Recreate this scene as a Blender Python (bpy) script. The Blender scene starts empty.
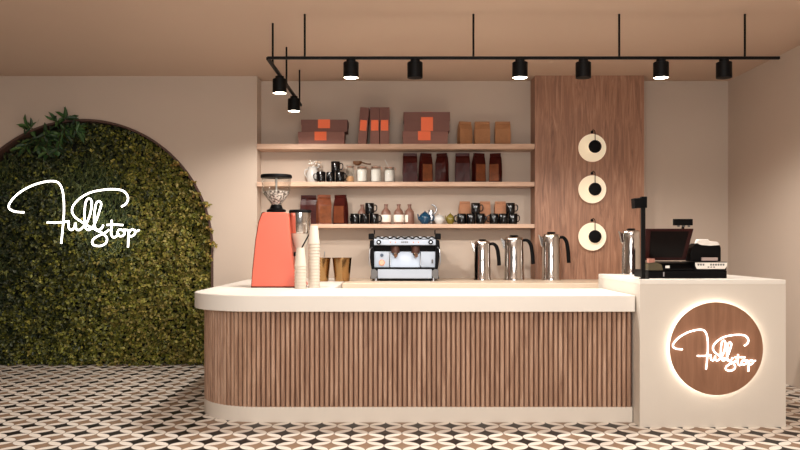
import bpy, bmesh, math, random
import numpy as np
from mathutils import Vector, Matrix

# ------------------------------------------------------------------ camera, world, lights, exposure
sc = bpy.context.scene
col = sc.collection
F = 815.0          # focal length in pixels of the 800 px wide frame
EYE = 1.236        # eye height
HOR = 245.0        # horizon row
cam = bpy.data.cameras.new('camera')
cam.sensor_width = 36.0
cam.lens = 36.0 * F / 800.0
cam.shift_y = (HOR - 225.0) / 800.0
cam.clip_start = 0.05
camo = bpy.data.objects.new('camera', cam)
camo.location = (0, 0, EYE)
camo.rotation_euler = (math.pi / 2, 0, 0)
col.objects.link(camo)
sc.camera = camo

sc.view_settings.view_transform = 'Standard'
sc.view_settings.look = 'None'
sc.view_settings.gamma = 1.0
sc.view_settings.use_curve_mapping = False
sc.view_settings.exposure = -0.1

world = bpy.data.worlds.new('world')
sc.world = world
world.use_nodes = True
bg = world.node_tree.nodes['Background']
bg.inputs[0].default_value = (1.0, 0.94, 0.90, 1)
bg.inputs[1].default_value = 0.30


def light(name, kind, loc, energy, color, rot=(0, 0, 0), **kw):
    l = bpy.data.lights.new(name, kind)
    l.energy = energy
    l.color = color
    for k, v in kw.items():
        setattr(l, k, v)
    o = bpy.data.objects.new(name, l)
    o.location = loc
    o.rotation_euler = rot
    col.objects.link(o)
    return o


def aim(o, target):
    d = Vector(target) - o.location
    o.rotation_euler = d.to_track_quat('-Z', 'Y').to_euler()


k = light('front_key_light', 'AREA', (0.2, -0.4, 2.0), 170, (1.0, 0.975, 0.94), shape='RECTANGLE', size=3.0, size_y=1.2)  # unseen key lamp added behind the camera for frontal fill
aim(k, (0.2, 7.0, 0.5))

k2 = light('floor_fill_light', 'AREA', (0.0, 3.4, 2.93), 70, (1.0, 0.95, 0.88), shape='RECTANGLE', size=5.0, size_y=1.0)  # unseen area lamp added to brighten the floor in front

CEIL = 2.95
YW, YB, YBEH = 8.27, 8.52, -2.5      # wall front plane, alcove back, behind the camera
XR, XL = 3.43, -6.2


def PX(px, d): return (px - 400.0) * d / F
def PZ(py, d): return EYE + (HOR - py) * d / F
def S(n, d): return n * d / F
def srgb(r, g, b):
    f = lambda c: (c / 255 / 12.92) if c / 255 <= 0.04045 else ((c / 255 + 0.055) / 1.055) ** 2.4
    return (f(r), f(g), f(b), 1)


# ------------------------------------------------------------------ materials
def mat(name, color, rough=0.5, metal=0.0, noise=0.0, nscale=20, bump=0.0, bscale=60, **kw):
    m = bpy.data.materials.new(name)
    m.use_nodes = True
    nt = m.node_tree
    b = nt.nodes['Principled BSDF']
    b.inputs['Base Color'].default_value = color
    b.inputs['Roughness'].default_value = rough
    b.inputs['Metallic'].default_value = metal
    for kk, v in kw.items():
        b.inputs[kk].default_value = v
    tc = nt.nodes.new('ShaderNodeTexCoord')
    if noise:
        n = nt.nodes.new('ShaderNodeTexNoise')
        n.inputs['Scale'].default_value = nscale
        n.inputs['Detail'].default_value = 4
        nt.links.new(tc.outputs['Object'], n.inputs['Vector'])
        mx = nt.nodes.new('ShaderNodeMix')
        mx.data_type = 'RGBA'
        mx.inputs[6].default_value = tuple(max(0, c * (1 - noise)) for c in color[:3]) + (1,)
        mx.inputs[7].default_value = tuple(min(1, c * (1 + noise)) for c in color[:3]) + (1,)
        nt.links.new(n.outputs[0], mx.inputs[0])
        nt.links.new(mx.outputs[2], b.inputs['Base Color'])
    if bump:
        n2 = nt.nodes.new('ShaderNodeTexNoise')
        n2.inputs['Scale'].default_value = bscale
        nt.links.new(tc.outputs['Object'], n2.inputs['Vector'])
        bp = nt.nodes.new('ShaderNodeBump')
        bp.inputs['Strength'].default_value = bump
        bp.inputs['Distance'].default_value = 0.01
        nt.links.new(n2.outputs[0], bp.inputs['Height'])
        nt.links.new(bp.outputs[0], b.inputs['Normal'])
    return m


def wood_mat(name, c1, c2, c3, rough=0.5, scale=(28, 28, 1.6), axis_scale=1.0):
    m = bpy.data.materials.new(name)
    m.use_nodes = True
    nt = m.node_tree
    b = nt.nodes['Principled BSDF']
    tc = nt.nodes.new('ShaderNodeTexCoord')
    mp = nt.nodes.new('ShaderNodeMapping')
    mp.inputs['Scale'].default_value = scale
    nt.links.new(tc.outputs['Object'], mp.inputs['Vector'])
    n = nt.nodes.new('ShaderNodeTexNoise')
    n.inputs['Scale'].default_value = 1.0
    n.inputs['Detail'].default_value = 8
    n.inputs['Roughness'].default_value = 0.65
    n.inputs['Distortion'].default_value = 1.2
    nt.links.new(mp.outputs[0], n.inputs['Vector'])
    r = nt.nodes.new('ShaderNodeValToRGB')
    r.color_ramp.elements[0].position = 0.32
    r.color_ramp.elements[0].color = c1
    r.color_ramp.elements[1].position = 0.68
    r.color_ramp.elements[1].color = c3
    e = r.color_ramp.elements.new(0.5)
    e.color = c2
    nt.links.new(n.outputs[0], r.inputs[0])
    nt.links.new(r.outputs[0], b.inputs['Base Color'])
    b.inputs['Roughness'].default_value = rough
    bp = nt.nodes.new('ShaderNodeBump')
    bp.inputs['Strength'].default_value = 0.25
    bp.inputs['Distance'].default_value = 0.003
    nt.links.new(n.outputs[0], bp.inputs['Height'])
    nt.links.new(bp.outputs[0], b.inputs['Normal'])
    return m


def emit_mat(name, color, strength):
    m = bpy.data.materials.new(name)
    m.use_nodes = True
    nt = m.node_tree
    b = nt.nodes['Principled BSDF']
    b.inputs['Base Color'].default_value = (0.8, 0.8, 0.8, 1)
    b.inputs['Emission Color'].default_value = color
    b.inputs['Emission Strength'].default_value = strength
    return m


def floor_mat():
    m = bpy.data.materials.new('patterned_floor_tiles')
    m.use_nodes = True
    nt = m.node_tree
    L = nt.links
    b = nt.nodes['Principled BSDF']
    tc = nt.nodes.new('ShaderNodeTexCoord')
    sp = nt.nodes.new('ShaderNodeSeparateXYZ')
    L.new(tc.outputs['Object'], sp.inputs[0])

    def M(op, a, bb=None):
        n = nt.nodes.new('ShaderNodeMath')
        n.operation = op
        for i, v in enumerate((a, bb)):
            if v is None:
                continue
            if isinstance(v, (int, float)):
                n.inputs[i].default_value = v
            else:
                L.new(v, n.inputs[i])
        return n.outputs[0]
    P = 0.2218
    x = M('SUBTRACT', sp.outputs[0], -0.0985)
    y = M('SUBTRACT', sp.outputs[1], 5.573)
    u = M('ADD', M('DIVIDE', M('ADD', x, y), P), 100.5)
    v = M('ADD', M('DIVIDE', M('SUBTRACT', x, y), P), 100.5)
    par = M('MODULO', M('ADD', M('FLOOR', u), M('FLOOR', v)), 2.0)
    a = M('ABSOLUTE', M('SUBTRACT', M('FRACT', u), 0.5))
    c = M('ABSOLUTE', M('SUBTRACT', M('FRACT', v), 0.5))
    mx_ = M('MAXIMUM', a, c)
    mn = M('MINIMUM', a, c)
    q = M('SUBTRACT', 1.0, mx_)
    d = M('ADD', M('MULTIPLY', q, q), M('MULTIPLY', mn, mn))
    petal = M('LESS_THAN', d, 0.485)
    rim = M('LESS_THAN', d, 0.505)
    edge = M('SUBTRACT', rim, petal)
    nz = nt.nodes.new('ShaderNodeTexNoise')
    nz.inputs['Scale'].default_value = 9
    nz.inputs['Detail'].default_value = 6
    L.new(tc.outputs['Object'], nz.inputs['Vector'])

    def mix(f, A, B):
        n = nt.nodes.new('ShaderNodeMix')
        n.data_type = 'RGBA'
        for i, v_ in ((0, f), (6, A), (7, B)):
            if isinstance(v_, tuple) or isinstance(v_, float):
                n.inputs[i].default_value = v_
            else:
                L.new(v_, n.inputs[i])
        return n.outputs[2]
    star = mix(par, srgb(34, 28, 25), srgb(146, 120, 98))
    t = mix(petal, star, mix(nz.outputs[0], srgb(244, 238, 228), srgb(222, 210, 198)))
    t = mix(edge, t, srgb(120, 104, 92))
    L.new(t, b.inputs['Base Color'])
    b.inputs['Roughness'].default_value = 0.42
    b.inputs['Specular IOR Level'].default_value = 0.14
    return m


M_ = {
    'plaster': mat('warm_plaster', srgb(192, 175, 160), 0.85, noise=0.04, nscale=2, bump=0.05, bscale=90),
    'ceiling': mat('ceiling_paint', srgb(196, 170, 150), 0.9, noise=0.03, nscale=1.5),
    'floor': floor_mat(),
    'walnut': wood_mat('walnut_panel', srgb(120, 84, 64), srgb(148, 106, 82), srgb(172, 130, 104), 0.5, (30, 30, 2.2)),
    'slat': wood_mat('walnut_slats', srgb(134, 100, 80), srgb(168, 132, 108), srgb(198, 164, 140), 0.5, (26, 26, 2.0)),
    'slatback': mat('slat_backing', srgb(98, 64, 48), 0.8),
    'shelf': wood_mat('shelf_wood', srgb(180, 146, 122), srgb(196, 162, 138), srgb(210, 178, 154), 0.55, (2, 30, 30)),
    'white': mat('white_solid_surface', srgb(232, 226, 217), 0.4, noise=0.02, nscale=3),
    'desk': mat('desk_plaster', srgb(214, 205, 193), 0.6, noise=0.03, nscale=3, bump=0.03),
    'plinth': mat('plinth_paint', srgb(222, 212, 199), 0.6),
    'black': mat('black_metal', srgb(12, 11, 11), 0.5, **{'Specular IOR Level': .12}),
    'blackplastic': mat('black_plastic', srgb(10, 9, 10), 0.5, **{'Specular IOR Level': .08}),
    'mug': mat('black_glaze', srgb(7, 7, 9), 0.15, **{'Specular IOR Level': .4}),
    'steel': mat('polished_steel', srgb(205, 200, 195), 0.13, 1.0),
    'steelb': mat('brushed_steel', srgb(176, 178, 182), 0.32, 1.0),
    'coral': mat('coral_enamel', srgb(216, 104, 82), 0.38),
    'carton': mat('brown_carton', srgb(112, 74, 66), 0.7, noise=0.06, nscale=40),
    'cartonl': mat('brown_carton_light', srgb(132, 90, 80), 0.7, noise=0.06, nscale=40),
    'orange': mat('orange_sticker', srgb(240, 112, 66), 0.6),
    'kraft': mat('kraft_paper', srgb(160, 112, 74), 0.75, noise=0.12, nscale=30, bump=0.3, bscale=40),
    'kraftp': mat('pale_kraft_paper', srgb(172, 120, 88), 0.75, noise=0.1, nscale=30, bump=0.3, bscale=40),
    'foil': mat('dark_red_foil', srgb(58, 18, 14), 0.3, 0.0, noise=.6, nscale=14, bump=0.3, bscale=10, **{'Specular IOR Level': .12}),
    'foil_sheen': mat('amber_sheen_foil', srgb(122, 68, 38), 0.3, 0.35, noise=.7, nscale=16, bump=0.4, bscale=12),  # amber reflections of the glossy bags, put into the colour
    'foilo': mat('rust_foil', srgb(112, 58, 34), 0.36, 0.2, noise=.6, nscale=16, bump=0.4, bscale=12),
    'ceramic': mat('white_ceramic', srgb(200, 197, 192), 0.3),
    'blue': mat('blue_glaze', srgb(10, 58, 86), 0.2, noise=0.15, nscale=30),
    'olive': mat('olive_glaze', srgb(118, 104, 40), 0.25, noise=0.15, nscale=40),
    'bottle': mat('brown_stoneware', srgb(122, 86, 72), 0.45),
    'label': mat('paper_label', srgb(236, 226, 214), 0.7),
    'sugar': mat('white_sugar', srgb(240, 236, 230), 0.9, bump=0.4, bscale=200),
    'spice': mat('tan_grain', srgb(206, 160, 118), 0.9, bump=0.4, bscale=200),
    'beans': mat('coffee_beans', srgb(150, 128, 112), 0.5, noise=0.5, nscale=90, bump=0.5, bscale=120),
    'glass': mat('clear_glass', (1, 1, 1, 1), 0.02, **{'Transmission Weight': 1.0, 'IOR': 1.12}),
    'gold': mat('bronze_gold', srgb(160, 126, 84), 0.24, 1.0),
    'copper': mat('copper_wire', srgb(180, 110, 80), 0.3, 1.0),
    'cup': mat('paper_cup', srgb(206, 196, 182), 0.6),
    'cupedge': mat('paper_cup_rim', srgb(196, 184, 168), 0.6),
    'spoon': mat('dark_wood', srgb(96, 62, 36), 0.5, noise=0.2, nscale=30),
    'dried': mat('dried_flower', srgb(214, 188, 164), 0.8),
    'flower': mat('white_flower', srgb(240, 234, 226), 0.8),
    'screen': mat('dark_screen_glass', srgb(10, 4, 4), 0.3, **{'Specular IOR Level': .12}),
    'maroon': mat('maroon_plastic', srgb(46, 12, 11), 0.4, **{'Specular IOR Level': .2}),
    'greyp': mat('grey_plastic', srgb(92, 90, 90), 0.4),
    'whitep': mat('white_plastic', srgb(238, 232, 224), 0.35),
    'steelpaint': mat('white_steel_panel', srgb(160, 169, 182), 0.3, 0.15),
    'soil': mat('dark_moss_backing', srgb(26, 26, 16), 0.95, noise=0.4, nscale=30),
    'archtrim': mat('dark_brown_trim', srgb(78, 54, 44), 0.6),
    'neon': emit_mat('neon_tube', (1.0, 0.93, 0.82, 1), 6.0),
    'neon2': emit_mat('warm_neon_tube', (1.0, 0.94, 0.86, 1), 4.0),
    'halo': emit_mat('halo_light', (1.0, 0.92, 0.78, 1), 9.0),
    'lamp': emit_mat('spot_lens', (1.0, 0.86, 0.66, 1), 30.0),
    'sconce': emit_mat('opal_glass', (1.0, 0.84, 0.60, 1), 0.22),
    'signwood': wood_mat('sign_wood', srgb(128, 88, 64), srgb(142, 100, 74), srgb(154, 110, 84), 0.5, (14, 14, 1.6)),
}
def glass_mat():
    m = bpy.data.materials.new('clear_glass')
    m.use_nodes = True
    nt = m.node_tree
    nt.nodes.clear()
    out = nt.nodes.new('ShaderNodeOutputMaterial')
    tr_ = nt.nodes.new('ShaderNodeBsdfTransparent'); tr_.inputs[0].default_value = (.96, .965, .96, 1)
    gl = nt.nodes.new('ShaderNodeBsdfGlossy'); gl.inputs['Roughness'].default_value = .05
    lw = nt.nodes.new('ShaderNodeLayerWeight'); lw.inputs[0].default_value = .08
    mx = nt.nodes.new('ShaderNodeMixShader')
    nt.links.new(lw.outputs['Facing'], mx.inputs[0])
    nt.links.new(tr_.outputs[0], mx.inputs[1]); nt.links.new(gl.outputs[0], mx.inputs[2])
    nt.links.new(mx.outputs[0], out.inputs[0])
    return m
M_['glass'] = glass_mat()
M_['sconce'].node_tree.nodes['Principled BSDF'].inputs['Base Color'].default_value = srgb(238, 224, 198)


def beans_mat():
    m = mat('coffee_beans', srgb(150, 128, 112), .5)
    nt = m.node_tree
    vo = nt.nodes.new('ShaderNodeTexVoronoi'); vo.inputs['Scale'].default_value = 55
    tc = nt.nodes.new('ShaderNodeTexCoord')
    nt.links.new(tc.outputs['Object'], vo.inputs['Vector'])
    r = nt.nodes.new('ShaderNodeValToRGB')
    r.color_ramp.elements[0].color = srgb(232, 220, 210); r.color_ramp.elements[0].position = .3
    r.color_ramp.elements[1].color = srgb(70, 52, 44); r.color_ramp.elements[1].position = .75
    nt.links.new(vo.outputs['Distance'], r.inputs[0])
    nt.links.new(r.outputs[0], nt.nodes['Principled BSDF'].inputs['Base Color'])
    return m
M_['beans'] = beans_mat()
M_['leaf'] = None


# ------------------------------------------------------------------ mesh helpers
class MB:
    def __init__(s):
        s.bm = bmesh.new()

    def box(s, x0, x1, y0, y1, z0, z1, bev=0.0, rot=None):
        g = bmesh.ops.create_cube(s.bm, size=1.0)
        vs = g['verts']
        bmesh.ops.scale(s.bm, vec=(abs(x1 - x0), abs(y1 - y0), abs(z1 - z0)), verts=vs)
        if bev:
            es = list({e for v in vs for e in v.link_edges})
            r = bmesh.ops.bevel(s.bm, geom=es, offset=bev, segments=2, affect='EDGES', profile=0.6)
            vs = list({v for f in r['faces'] for v in f.verts} | {v for v in vs if v.is_valid})
        if rot is not None:
            bmesh.ops.transform(s.bm, matrix=rot, verts=vs)
        bmesh.ops.translate(s.bm, vec=((x0 + x1) / 2, (y0 + y1) / 2, (z0 + z1) / 2), verts=vs)
        return s

    def cyl(s, p, q, r0, r1=None, n=20, caps=True):
        r1 = r0 if r1 is None else r1
        p, q = Vector(p), Vector(q)
        d = q - p
        g = bmesh.ops.create_cone(s.bm, cap_ends=caps, segments=n, radius1=r0, radius2=r1, depth=d.length)
        m = Matrix.Translation((p + q) / 2) @ d.to_track_quat('Z', 'Y').to_matrix().to_4x4()
        bmesh.ops.transform(s.bm, matrix=m, verts=g['verts'])
        return s

    def lathe(s, prof, c=(0, 0, 0), n=28, M=None):
        rings = []
        for r, z in prof:
            if r < 1e-6:
                rings.append([s.bm.verts.new((0, 0, z))])
            else:
                rings.append([s.bm.verts.new((r * math.cos(2 * math.pi * i / n), r * math.sin(2 * math.pi * i / n), z)) for i in range(n)])
        for a, b in zip(rings, rings[1:]):
            if len(a) == 1 and len(b) == 1:
                continue
            for i in range(n):
                j = (i + 1) % n
                if len(a) == 1:
                    s.bm.faces.new((a[0], b[j], b[i]))
                elif len(b) == 1:
                    s.bm.faces.new((a[i], a[j], b[0]))
                else:
                    s.bm.faces.new((a[i], a[j], b[j], b[i]))
        vs = [v for r in rings for v in r]
        mm = Matrix.Translation(c) @ (M if M is not None else Matrix.Identity(4))
        bmesh.ops.transform(s.bm, matrix=mm, verts=vs)
        return s

    def tube(s, pts, r, n=8, flat=None):
        """round tube through points; flat=(a,b) gives an oval section"""
        pts = [Vector(p) for p in pts]
        rs = r if isinstance(r, (list, tuple)) else [r] * len(pts)
        rings = []
        up = Vector((0, 1, 0))
        for i, p in enumerate(pts):
            t = (pts[min(i + 1, len(pts) - 1)] - pts[max(i - 1, 0)])
            if t.length < 1e-9:
                t = Vector((0, 0, 1))
            t.normalize()
            u = up if abs(t.dot(up)) < 0.95 else Vector((1, 0, 0))
            a = t.cross(u).normalized()
            b = t.cross(a).normalized()
            fa, fb = flat if flat else (1, 1)
            rings.append([s.bm.verts.new(p + (a * math.cos(2 * math.pi * k / n) * fa + b * math.sin(2 * math.pi * k / n) * fb) * rs[i]) for k in range(n)])
        for A, B in zip(rings, rings[1:]):
            for k in range(n):
                s.bm.faces.new((A[k], A[(k + 1) % n], B[(k + 1) % n], B[k]))
        s.bm.faces.new(rings[0][::-1])
        s.bm.faces.new(rings[-1])
        return s

    def prism(s, pts, axis, a, b):
        """polygon pts in the plane normal to axis ('y': (x,z), 'z': (x,y), 'x': (y,z)), extruded from a to b"""
        def mk(p, t):
            return {'y': (p[0], t, p[1]), 'z': (p[0], p[1], t), 'x': (t, p[0], p[1])}[axis]
        A = [s.bm.verts.new(mk(p, a)) for p in pts]
        B = [s.bm.verts.new(mk(p, b)) for p in pts]
        n = len(pts)
        s.bm.faces.new(A)
        s.bm.faces.new(B[::-1])
        for i in range(n):
            j = (i + 1) % n
            s.bm.faces.new((A[i], B[i], B[j], A[j]))
        return s

    def sphere(s, c, r, sc_=(1, 1, 1), n=16):
        g = bmesh.ops.create_uvsphere(s.bm, u_segments=n, v_segments=max(6, n // 2), radius=r)
        bmesh.ops.scale(s.bm, vec=sc_, verts=g['verts'])
        bmesh.ops.translate(s.bm, vec=c, verts=g['verts'])
        return s

    def build(s, name, m, parent=None, smooth=None, bevel=0.0):
        bmesh.ops.recalc_face_normals(s.bm, faces=s.bm.faces)
        me = bpy.data.meshes.new(name)
        s.bm.to_mesh(me)
        s.bm.free()
        me.materials.append(m)
        o = bpy.data.objects.new(name, me)
        col.objects.link(o)
        if parent is not None:
            o.parent = parent
        if bevel:
            bv = o.modifiers.new('bevel', 'BEVEL')
            bv.width = bevel
            bv.segments = 2
            bv.limit_method = 'ANGLE'
        if smooth:
            me.shade_smooth()
            try:
                me.set_sharp_from_angle(angle=math.radians(smooth if smooth > 1 else 40))
            except Exception:
                pass
        return o


def tag(o, label=None, cat=None, group=None, kind=None):
    if label: o['label'] = label
    if cat: o['category'] = cat
    if group: o['group'] = group
    if kind: o['kind'] = kind
    return o


def thing(name, label, cat, loc=(0, 0, 0), rz=0.0, group=None):
    o = bpy.data.objects.new(name, None)
    o.empty_display_size = 0.05
    col.objects.link(o)
    o.location = loc
    o.rotation_euler = (0, 0, rz)
    return tag(o, label, cat, group)


def dup(root, loc, label=None, rz=0.0, scale=None):
    def cp(o, par):
        c = o.copy()
        col.objects.link(c)
        c.parent = par
        for ch in [q for q in bpy.data.objects if q.parent == o]:
            cp(ch, c)
        return c
    r = cp(root, None)
    r.location = loc
    r.rotation_euler = (0, 0, rz)
    if label: r['label'] = label
    if scale: r.scale = scale
    return r


def struct(name, mb, m, **kw):
    o = mb.build(name, m, **kw)
    o['kind'] = 'structure'
    return o


def smoothpath(pts, per=6, closed=False):
    """Catmull-Rom through 2D/3D points"""
    P = [Vector(p) for p in pts]
    out = []
    for i in range(len(P) - 1):
        p0, p1, p2, p3 = P[max(i - 1, 0)], P[i], P[i + 1], P[min(i + 2, len(P) - 1)]
        for k in range(per):
            t = k / per
            out.append(0.5 * ((2 * p1) + (p2 - p0) * t + (2 * p0 - 5 * p1 + 4 * p2 - p3) * t * t + (3 * p1 - p0 - 3 * p2 + p3) * t ** 3))
    out.append(P[-1])
    return out


# ------------------------------------------------------------------ the room
b = MB(); b.box(XL - .2, XR + .2, YBEH, YB + .2, -0.1, 0)
struct('floor', b, M_['floor'])
b = MB(); b.box(XL - .2, XR + .2, YBEH, YB + .2, CEIL, CEIL + .1)
struct('ceiling', b, M_['ceiling'])
b = MB(); b.box(XR, XR + .15, YBEH, YB + .2, 0, CEIL)
struct('wall_right', b, M_['plaster'])
b = MB(); b.box(XL - .15, XL, YBEH, YB + .2, 0, CEIL)
struct('wall_left', b, M_['plaster'])
XA = -1.451                                    # left side of the shelf alcove
b = MB(); b.box(XA, XR, YB, YB + .12, 0, CEIL)
struct('wall_back', b, M_['plaster'])

# left wall with the arched recess
AX, AZ, AR = PX(83, YW), PZ(249.5, YW), S(130.5, YW)
arch = [(AX - AR, 0), (AX - AR, AZ)] + [(AX + AR * math.cos(math.pi - t * math.pi / 60), AZ + AR * math.sin(math.pi - t * math.pi / 60)) for t in range(1, 60)] + [(AX + AR, AZ), (AX + AR, 0)]
poly = [(XL, 0)] + arch + [(XA, 0), (XA, CEIL), (XL, CEIL)]
b = MB()
fr = [b.bm.verts.new((x, YW, z)) for x, z in poly]
bk = [b.bm.verts.new((x, YB + .12, z)) for x, z in poly]
b.bm.faces.new(fr); b.bm.faces.new(bk[::-1])
for i in range(len(poly)):
    j = (i + 1) % len(poly)
    b.bm.faces.new((fr[i], fr[j], bk[j], bk[i]))
struct('wall_arch', b, M_['plaster'])
b = MB(); b.box(AX - AR - .05, AX + AR + .05, YB + .0, YB + .12, 0, AZ + AR + .05)
struct('wall_recess', b, M_['soil'])

# walnut panel
PL, PR = 1.365, 2.467
b = MB(); b.box(PL, PR, 8.24, YB, 0, CEIL)
wp = b.build('wall_panel', M_['walnut']); wp['kind'] = 'structure'

# arch trim
b = MB()
outer = [(x, z) for x, z in arch]
n = len(arch)
def shrink(p, d):
    x, z = p
    if z <= AZ: return (x + (d if x < AX else -d), z)
    v = Vector((x - AX, z - AZ)); v.normalize()
    return (AX + v.x * (AR - d), AZ + v.y * (AR - d))
inner = [shrink(p, .022) for p in arch]
for yy in (0,):
    A = [b.bm.verts.new((x, YW - .012, z)) for x, z in outer]
    B = [b.bm.verts.new((x, YW - .012, z)) for x, z in inner]
    C = [b.bm.verts.new((x, YB - .01, z)) for x, z in outer]
    D = [b.bm.verts.new((x, YB - .01, z)) for x, z in inner]
    for i in range(n - 1):
        b.bm.faces.new((A[i], A[i + 1], B[i + 1], B[i]))
        b.bm.faces.new((B[i], B[i + 1], D[i + 1], D[i]))
        b.bm.faces.new((D[i], D[i + 1], C[i + 1], C[i]))
        b.bm.faces.new((C[i], C[i + 1], A[i + 1], A[i]))
    for i in (0, n - 1):
        b.bm.faces.new((A[i], B[i], D[i], C[i]))
struct('trim_1', b, M_['archtrim'])


# ------------------------------------------------------------------ plant wall
def leaf_mat(name):
    m = bpy.data.materials.new(name)
    m.use_nodes = True
    nt = m.node_tree
    bb = nt.nodes['Principled BSDF']
    at = nt.nodes.new('ShaderNodeAttribute')
    at.attribute_name = 'leafcol'
    nt.links.new(at.outputs['Color'], bb.inputs['Base Color'])
    bb.inputs['Roughness'].default_value = 0.5
    return m
M_['leaf'] = leaf_mat('foliage')


def leaves_mesh(name, pos, direc, normal, length, width, colors, parent):
    """each leaf: six-vertex folded blade. arrays of N"""
    N = len(pos)
    side = np.cross(direc, normal)
    side /= np.linalg.norm(side, axis=1)[:, None] + 1e-9
    nrm = np.cross(side, direc)
    L, W = length[:, None], width[:, None]
    v = np.empty((N, 6, 3))
    v[:, 0] = pos
    v[:, 1] = pos + direc * L * .35 + side * W * .5 + nrm * W * .22
    v[:, 2] = pos + direc * L * .72 + side * W * .38 + nrm * W * .12
    v[:, 3] = pos + direc * L - nrm * L * .15
    v[:, 4] = pos + direc * L * .72 - side * W * .38 + nrm * W * .12
    v[:, 5] = pos + direc * L * .35 - side * W * .5 + nrm * W * .22
    me = bpy.data.meshes.new(name)
    verts = v.reshape(-1, 3)
    base = (np.arange(N) * 6)[:, None]
    faces = np.concatenate([base + np.array([[0, 1, 2, 3]]), base + np.array([[0, 3, 4, 5]])], axis=1).reshape(-1)
    nf = N * 2
    me.vertices.add(len(verts)); me.vertices.foreach_set('co', verts.reshape(-1))
    me.loops.add(nf * 4); me.loops.foreach_set('vertex_index', faces.astype(np.int32))
    me.polygons.add(nf)
    me.polygons.foreach_set('loop_start', (np.arange(nf) * 4).astype(np.int32))
    me.update(calc_edges=True)
    ca = me.color_attributes.new('leafcol', 'FLOAT_COLOR', 'POINT')
    c4 = np.ones((N, 6, 4)); c4[:, :, :3] = colors[:, None, :]
    ca.data.foreach_set('color', c4.reshape(-1))
    me.materials.append(M_['leaf'])
    o = bpy.data.objects.new(name, me)
    col.objects.link(o)
    if parent: o.parent = parent
    return o


rng = np.random.default_rng(7)
def lin(c): return np.array(srgb(*c)[:3])
pw = thing('plant_wall', 'large arched living wall of small olive and dark green leaves', 'plant wall', (AX, YB, 0))
N = 52000
xs = rng.uniform(-AR, AR, N); zs = rng.uniform(0.0, AZ + AR, N)
xl_ = -2.03 if False else None
ok = (zs < AZ) | (xs ** 2 + (zs - AZ) ** 2 < (AR - .03) ** 2)
ok &= (np.abs(xs) < AR - .03)
ok &= (xs + AX) > PX(-40, YW)
xs, zs = xs[ok], zs[ok]
N = len(xs)
# clumps: leaves gather round cluster centres, deeper between them
K = 3200
cx = rng.uniform(-AR, AR, K); cz = rng.uniform(0, AZ + AR, K)
cd = rng.uniform(0.02, 0.21, K)
clcol = rng.uniform(0, 1, K)
idx = np.empty(N, int); dist = np.empty(N)
for i in range(0, N, 2000):
    d2 = (xs[i:i + 2000, None] - cx) ** 2 + (zs[i:i + 2000, None] - cz) ** 2
    idx[i:i + 2000] = d2.argmin(1); dist[i:i + 2000] = np.sqrt(d2.min(1))
depth = np.clip(cd[idx] * (1 - (dist / 0.045) ** 2), 0, .21) * rng.uniform(.6, 1.05, N) + rng.uniform(.01, .05, N)
pos = np.stack([xs, -.0 - depth - .02, zs], 1)
direc = np.stack([rng.normal(0, .7, N), rng.normal(-.55, .5, N), rng.normal(-.1, .75, N)], 1)
# trailing tufts: finer upward blades in the upper middle
gx = np.sin(xs * 5.1 + 1) + np.sin(zs * 4.3 + xs * 2.2 + .5) + rng.normal(0, .5, N)
grass = (gx > .55) & (zs > .9) & (xs < .55)
direc[grass] = np.stack([rng.normal(0, .35, N), rng.normal(-.45, .3, N), rng.normal(-.7, .5, N)], 1)[grass]
direc /= np.linalg.norm(direc, axis=1)[:, None]
nrm = np.stack([rng.normal(0, .6, N), rng.normal(-.8, .5, N), rng.normal(.4, .6, N)], 1)
length = rng.uniform(.022, .044, N); width = length * rng.uniform(.55, .85, N)
length[grass] *= 1.6; width[grass] *= .45
pal = np.array([lin((138, 138, 52)), lin((170, 160, 72)), lin((106, 108, 50)), lin((68, 74, 40)), lin((166, 150, 78)), lin((46, 58, 32))])
pr = rng.uniform(0, 1, N) * .55 + clcol[idx] * .45
yel = np.clip((xs + .2) * .35 - (zs - 1.0) * .12, -.25, .3)
pr = np.clip(pr - yel, 0, .999)
o1 = np.array([4, 1, 0, 0, 2, 2, 3, 3, 5, 5])
ci = o1[(pr * 10).astype(int)]
colr = pal[ci] * .76 * rng.uniform(.75, 1.25, N)[:, None]
gcol = .75 * np.array([lin((84, 98, 52)), lin((56, 74, 42)), lin((122, 132, 74))])[rng.integers(0, 3, N)]
colr[grass] = gcol[grass]
fo = leaves_mesh('foliage', pos, direc, nrm, length, width, colr, pw)
fo['kind'] = 'stuff'
# sprigs reaching out over the right edge
def sprigs(name, root, anchors, seed, nl, ln, cols, out, parent, spread=.05, wratio=.6):
    r = np.random.default_rng(seed)
    P_, D_, N_, L_, W_, C_ = [], [], [], [], [], []
    sm_ = mat(name + '_stem', srgb(70, 66, 34), .7)
    for (px_, pz_, dx_, dz_, s_) in anchors:
        a = Vector((px_, -.10, pz_)); pts = []
        for k in range(6):
            t = k / 5
            pts.append(a + Vector((dx_ * s_ * t, out * t - .0, dz_ * s_ * t - .35 * s_ * t * t)))
        MB().tube(pts, .003, 5).build('stem', sm_, parent)
        for q in range(nl):
            t = r.uniform(.1, 1) * 5
            i = min(int(t), 4); f = t - i
            p = pts[i].lerp(pts[i + 1], f)
            P_.append(np.array(p)); d = r.normal(0, .7, 3) + np.array([dx_, -.3, dz_]) * .6
            D_.append(d / np.linalg.norm(d)); N_.append(np.array([r.normal(0, .4), -.7, .5 + r.normal(0, .3)]))
            l = r.uniform(ln * .7, ln * 1.3); L_.append(l); W_.append(l * wratio)
            C_.append(lin(cols[r.integers(0, len(cols))]) * r.uniform(.8, 1.2))
    leaves_mesh(name, np.array(P_), np.array(D_), np.array(N_), np.array(L_), np.array(W_), np.array(C_), parent)
anch = []
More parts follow.
